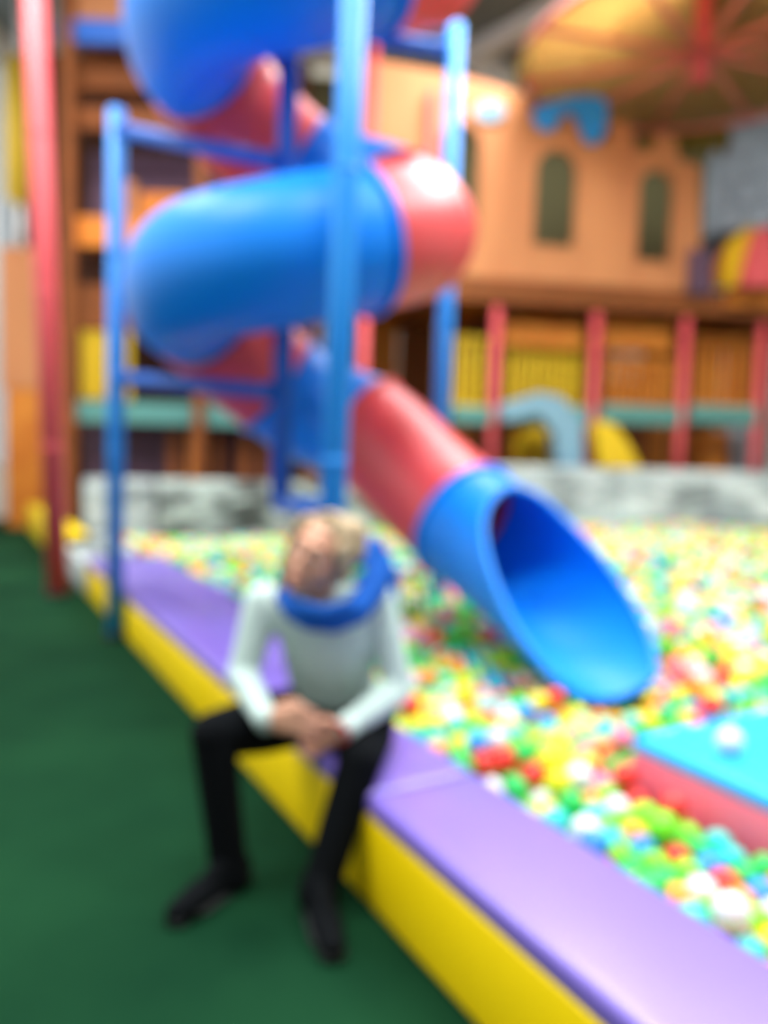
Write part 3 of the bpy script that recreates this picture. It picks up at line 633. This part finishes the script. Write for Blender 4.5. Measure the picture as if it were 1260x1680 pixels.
M['hair'] = mat('blond_hair', (214, 190, 152), .5, .4, .3, 40, .6, 120, (160, 134, 96), stretch=(3, 3, .6))
M['eye'] = mat('eye_white', (235, 232, 226), .2); M['iris'] = mat('iris', (60, 70, 80), .2); M['lip'] = mat('lips', (190, 96, 92), .45); M['brow'] = mat('brow', (120, 92, 62), .7)
def child(name, bm, Mx, label=None, sm=True):
    o = obj(name, bm, Mx, person, sm)
    if label: o['label'] = label
    return o
# sweater
b = bmesh.new()
hull(b, [(J['shR'] + Vector((.015, 0, -.005)), .06), (J['shL'] + Vector((-.015, 0, -.005)), .06), (J['chest'], (.145, .1, .09))])
hull(b, [(J['chest'], (.15, .1, .09)), (J['belly'], (.138, .112, .085))]); hull(b, [(J['belly'], (.138, .112, .085)), (J['pel'] + Vector((0, 0, .015)), (.15, .115, .06))])
for s in 'RL':
    mid = J['sh' + s].lerp(J['el' + s], .5); chain(b, [J['sh' + s], mid, J['el' + s]], [.062, .053, .047])
    m2 = J['el' + s].lerp(J['wr' + s], .55) + Vector((0, 0, -.004)); chain(b, [J['el' + s], m2, J['wr' + s]], [.047, .041, .032])
    for k in range(3):   # creases at the elbow
        q = J['el' + s].lerp(J['wr' + s], .08 + .09 * k); hull(b, [(q + Vector((-.03, -.02, .02)), .014), (q + Vector((.03, -.02, -.01)), .014)])
for k in range(4):
    z = J['belly'].z - .03 + .035 * k; hull(b, [(Vector((J['belly'].x - .09, J['belly'].y - .085, z)), .014), (Vector((J['belly'].x + .02, J['belly'].y - .102, z - .012)), .012), (Vector((J['belly'].x + .1, J['belly'].y - .08, z + .008)), .013)])
sw = remeshed('sweater', b, .006, 4, M['mint'], person); sw['label'] = 'pale mint long-sleeved knitted top'
for s in 'RL':
    d = (J['wr' + s] - J['el' + s]).normalized(); a = J['wr' + s] - d * .005; bm = bmesh.new(); cyl(bm, a - d * .02, a + d * .03, .036, 24, r2=.032, bev=.006); child('cuff', bm, M['mint'])
# trousers
b = bmesh.new()
hull(b, [(J['pel'] + Vector((0, .01, -.02)), (.155, .115, .085)), (J['hipR'], .088), (J['hipL'], .088)])
for s in 'RL':
    k_ = J['knee' + s]; a = J['ank' + s]; chain(b, [J['hip' + s], J['hip' + s].lerp(k_, .5), k_], [.097, .092, .066]); chain(b, [k_, k_.lerp(a, .35), k_.lerp(a, .8), a + Vector((0, 0, .015))], [.064, .06, .054, .056])
    for q in range(3): c = k_.lerp(a, .72 + .1 * q); hull(b, [(c + Vector((-.035, -.02, 0)), .02), (c + Vector((.035, -.02, .006)), .02)])
tr = remeshed('trousers', b, .007, 4, M['blacktr'], person); tr['label'] = 'black trousers'
# shoes
for s, toe in (('R', toeR), ('L', toeL)):
    a = J['ank' + s]; d = Vector((toe.x - a.x, toe.y - a.y, 0)).normalized(); sd = Vector((-d.y, d.x, 0)); hl = Vector((a.x, a.y, 0)) - d * .04; tt = hl + d * .27; b = bmesh.new()
    hull(b, [(hl + Vector((0, 0, .05)), (.036, .036, .034)), (hl.lerp(tt, .6) + sd * .012 + Vector((0, 0, .042)), .030), (hl.lerp(tt, .6) - sd * .012 + Vector((0, 0, .042)), .030)])
    hull(b, [(hl.lerp(tt, .6) + sd * .014 + Vector((0, 0, .042)), .029), (hl.lerp(tt, .6) - sd * .014 + Vector((0, 0, .042)), .029), (tt - d * .03 + Vector((0, 0, .035)), (.032, .03, .022))])
    hull(b, [(hl + d * .04 + Vector((0, 0, .09)), .036), (hl + d * .03 + Vector((0, 0, .05)), .038), (hl.lerp(tt, .5) + Vector((0, 0, .06)), .026)])
    sh = remeshed('shoe', b, .005, 3, M['shoe'], person)
    b = bmesh.new(); hull(b, [(hl + Vector((0, 0, .014)), (.04, .04, .012)), (hl.lerp(tt, .62) + Vector((0, 0, .014)), (.046, .046, .012)), (tt - d * .035 + Vector((0, 0, .014)), (.036, .036, .012))]); so = obj('sole', b, M['black'], sh, True)
    b = bmesh.new()
    for k in range(4):
        c = hl.lerp(tt, .42 + .075 * k) + Vector((0, 0, .088 - .009 * k)); sweep(b, [c - sd * .024 - Vector((0, 0, .01)), c + Vector((0, 0, .004)), c + sd * .024 - Vector((0, 0, .01))], .0035, 6)
    obj('laces', b, M['blacktr'], sh, True)
# scarf / hood
b = bmesh.new()
sp = [(466, 978, 2.30, .028), (482, 1000, 2.245, .034), (510, 1014, 2.215, .038), (548, 1016, 2.215, .040), (586, 1000, 2.25, .042), (614, 965, 2.33, .044), (622, 925, 2.40, .044), (604, 900, 2.45, .04), (560, 925, 2.48, .038), (505, 955, 2.47, .034), (474, 968, 2.38, .028)]
ps = [W(x, y, Y) for x, y, Y, r in sp]; rs = [q[3] for q in sp]; chain(b, ps + [ps[0]], rs + [rs[0]])
hull(b, [(W(612, 915, 2.42), .04), (W(632, 945, 2.44), .045), (W(640, 985, 2.46), .035)]); hull(b, [(W(600, 960, 2.42), .04), (W(635, 975, 2.44), .04)])
chain(b, [W(490, 992, 2.19), W(530, 1004, 2.165), W(575, 990, 2.20)], [.014, .018, .014]); chain(b, [W(600, 985, 2.25), W(634, 930, 2.36), W(622, 890, 2.4)], [.016, .02, .014])
sc = remeshed('scarf', b, .006, 4, M['scarf'], person); sc['label'] = 'bulky bright blue scarf piled on one shoulder'
# hair
b = bmesh.new()
hull(b, [(H(0, .035, .05), (.087, .088, .088), HR), (H(.02, .02, .095), (.06, .06, .035), HR)])
hull(b, [(H(.05, .05, 0), (.045, .06, .07), HR), (H(.03, .08, -.04), (.04, .04, .05), HR)]); hull(b, [(H(-.04, .06, -.02), (.04, .05, .06), HR)])
hull(b, [(H(.074, -.02, .055), (.018, .04, .03), HR), (H(.088, .02, -.01), (.016, .03, .03), HR)])
hull(b, [(H(.05, .07, .1), (.045, .045, .04), HR), (H(.08, .06, .05), (.035, .04, .04), HR)])
chain(b, [H(-.07, -.03, .07), H(-.085, -.015, 0), H(-.088, .0, -.06), H(-.085, .01, -.11), W(452, 985, 2.29)], [.018, .014, .013, .012, .008])
chain(b, [H(-.06, -.02, .09), H(-.09, .02, .02), H(-.09, .03, -.06), W(462, 980, 2.33)], [.02, .02, .017, .012])
chain(b, [H(.075, -.03, .06), H(.088, .0, .0), H(.09, .02, -.05)], [.015, .013, .01])
ha = remeshed('hair', b, .005, 3, M['hair'], person); ha['label'] = 'straight blond hair'
b = bmesh.new()
for k in range(70):
    q = rng.uniform(-1, 1); z0_ = .12 - .02 * abs(q); l = rng.uniform(.5, 1)
    ps_ = [H(q * .02, -.03 + .05 * rng.random(), .128 + .004), H(q * .062, -.045 + .09 * l, .105), H(q * .09, -.025 + .10 * l, .05), H(q * .094, -.005 + .09 * l, -.01), H(q * .09, .01 + .08 * l, -.06)]
    sweep(b, catmull(ps_, 3), .0022, 5)
obj('hair_strands', b, M['hair'], ha, True)
for s in (-1, 1):
    b = bmesh.new(); sph(b, H(s * .031, -.0745, .012), (.0125, .009, .0062), HR); ey = child('eye', b, M['eye'])
    b = bmesh.new(); sph(b, H(s * .031, -.0815, .010), (.0048, .003, .0048), HR); obj('iris', b, M['iris'], ey, True)
    b = bmesh.new(); sweep(b, [H(s * .015, -.088, .043), H(s * .03, -.087, .0475), H(s * .047, -.077, .040)], [.002, .003, .0015], 6); child('eyebrow', b, M['brow'])
    b = bmesh.new(); sweep(b, [H(s * .018, -.0835, .017), H(s * .031, -.0865, .0235), H(s * .045, -.079, .016)], [.0015, .002, .0015], 6); child('eyelash', b, M['brow'])
b = bmesh.new(); sweep(b, [H(-.022, -.085, -.060), H(-.009, -.0945, -.0585), H(0, -.0935, -.0605), H(.009, -.0945, -.0585), H(.022, -.085, -.060)], [.0015, .004, .003, .004, .0015], 8); sweep(b, [H(-.02, -.085, -.063), H(0, -.091, -.0685), H(.02, -.085, -.063)], [.0015, .005, .0015], 8); child('lips', b, M['lip'])
# red band at the left wrist
d = (J['wrL'] - J['elL']).normalized(); a = J['wrL'] + d * .028; bx = d.cross(Vector((0, 0, 1))).normalized(); by = d.cross(bx)
b = bmesh.new(); sweep(b, [a + (bx * math.cos(q) + by * math.sin(q)) * .03 for q in np.linspace(0, 2 * PI, 24, endpoint=False)], .006, 8, True)
M['redband'] = mat('red_band', (196, 40, 44), .5); o = child('wristband', b, M['redband'], 'thin red wristband')
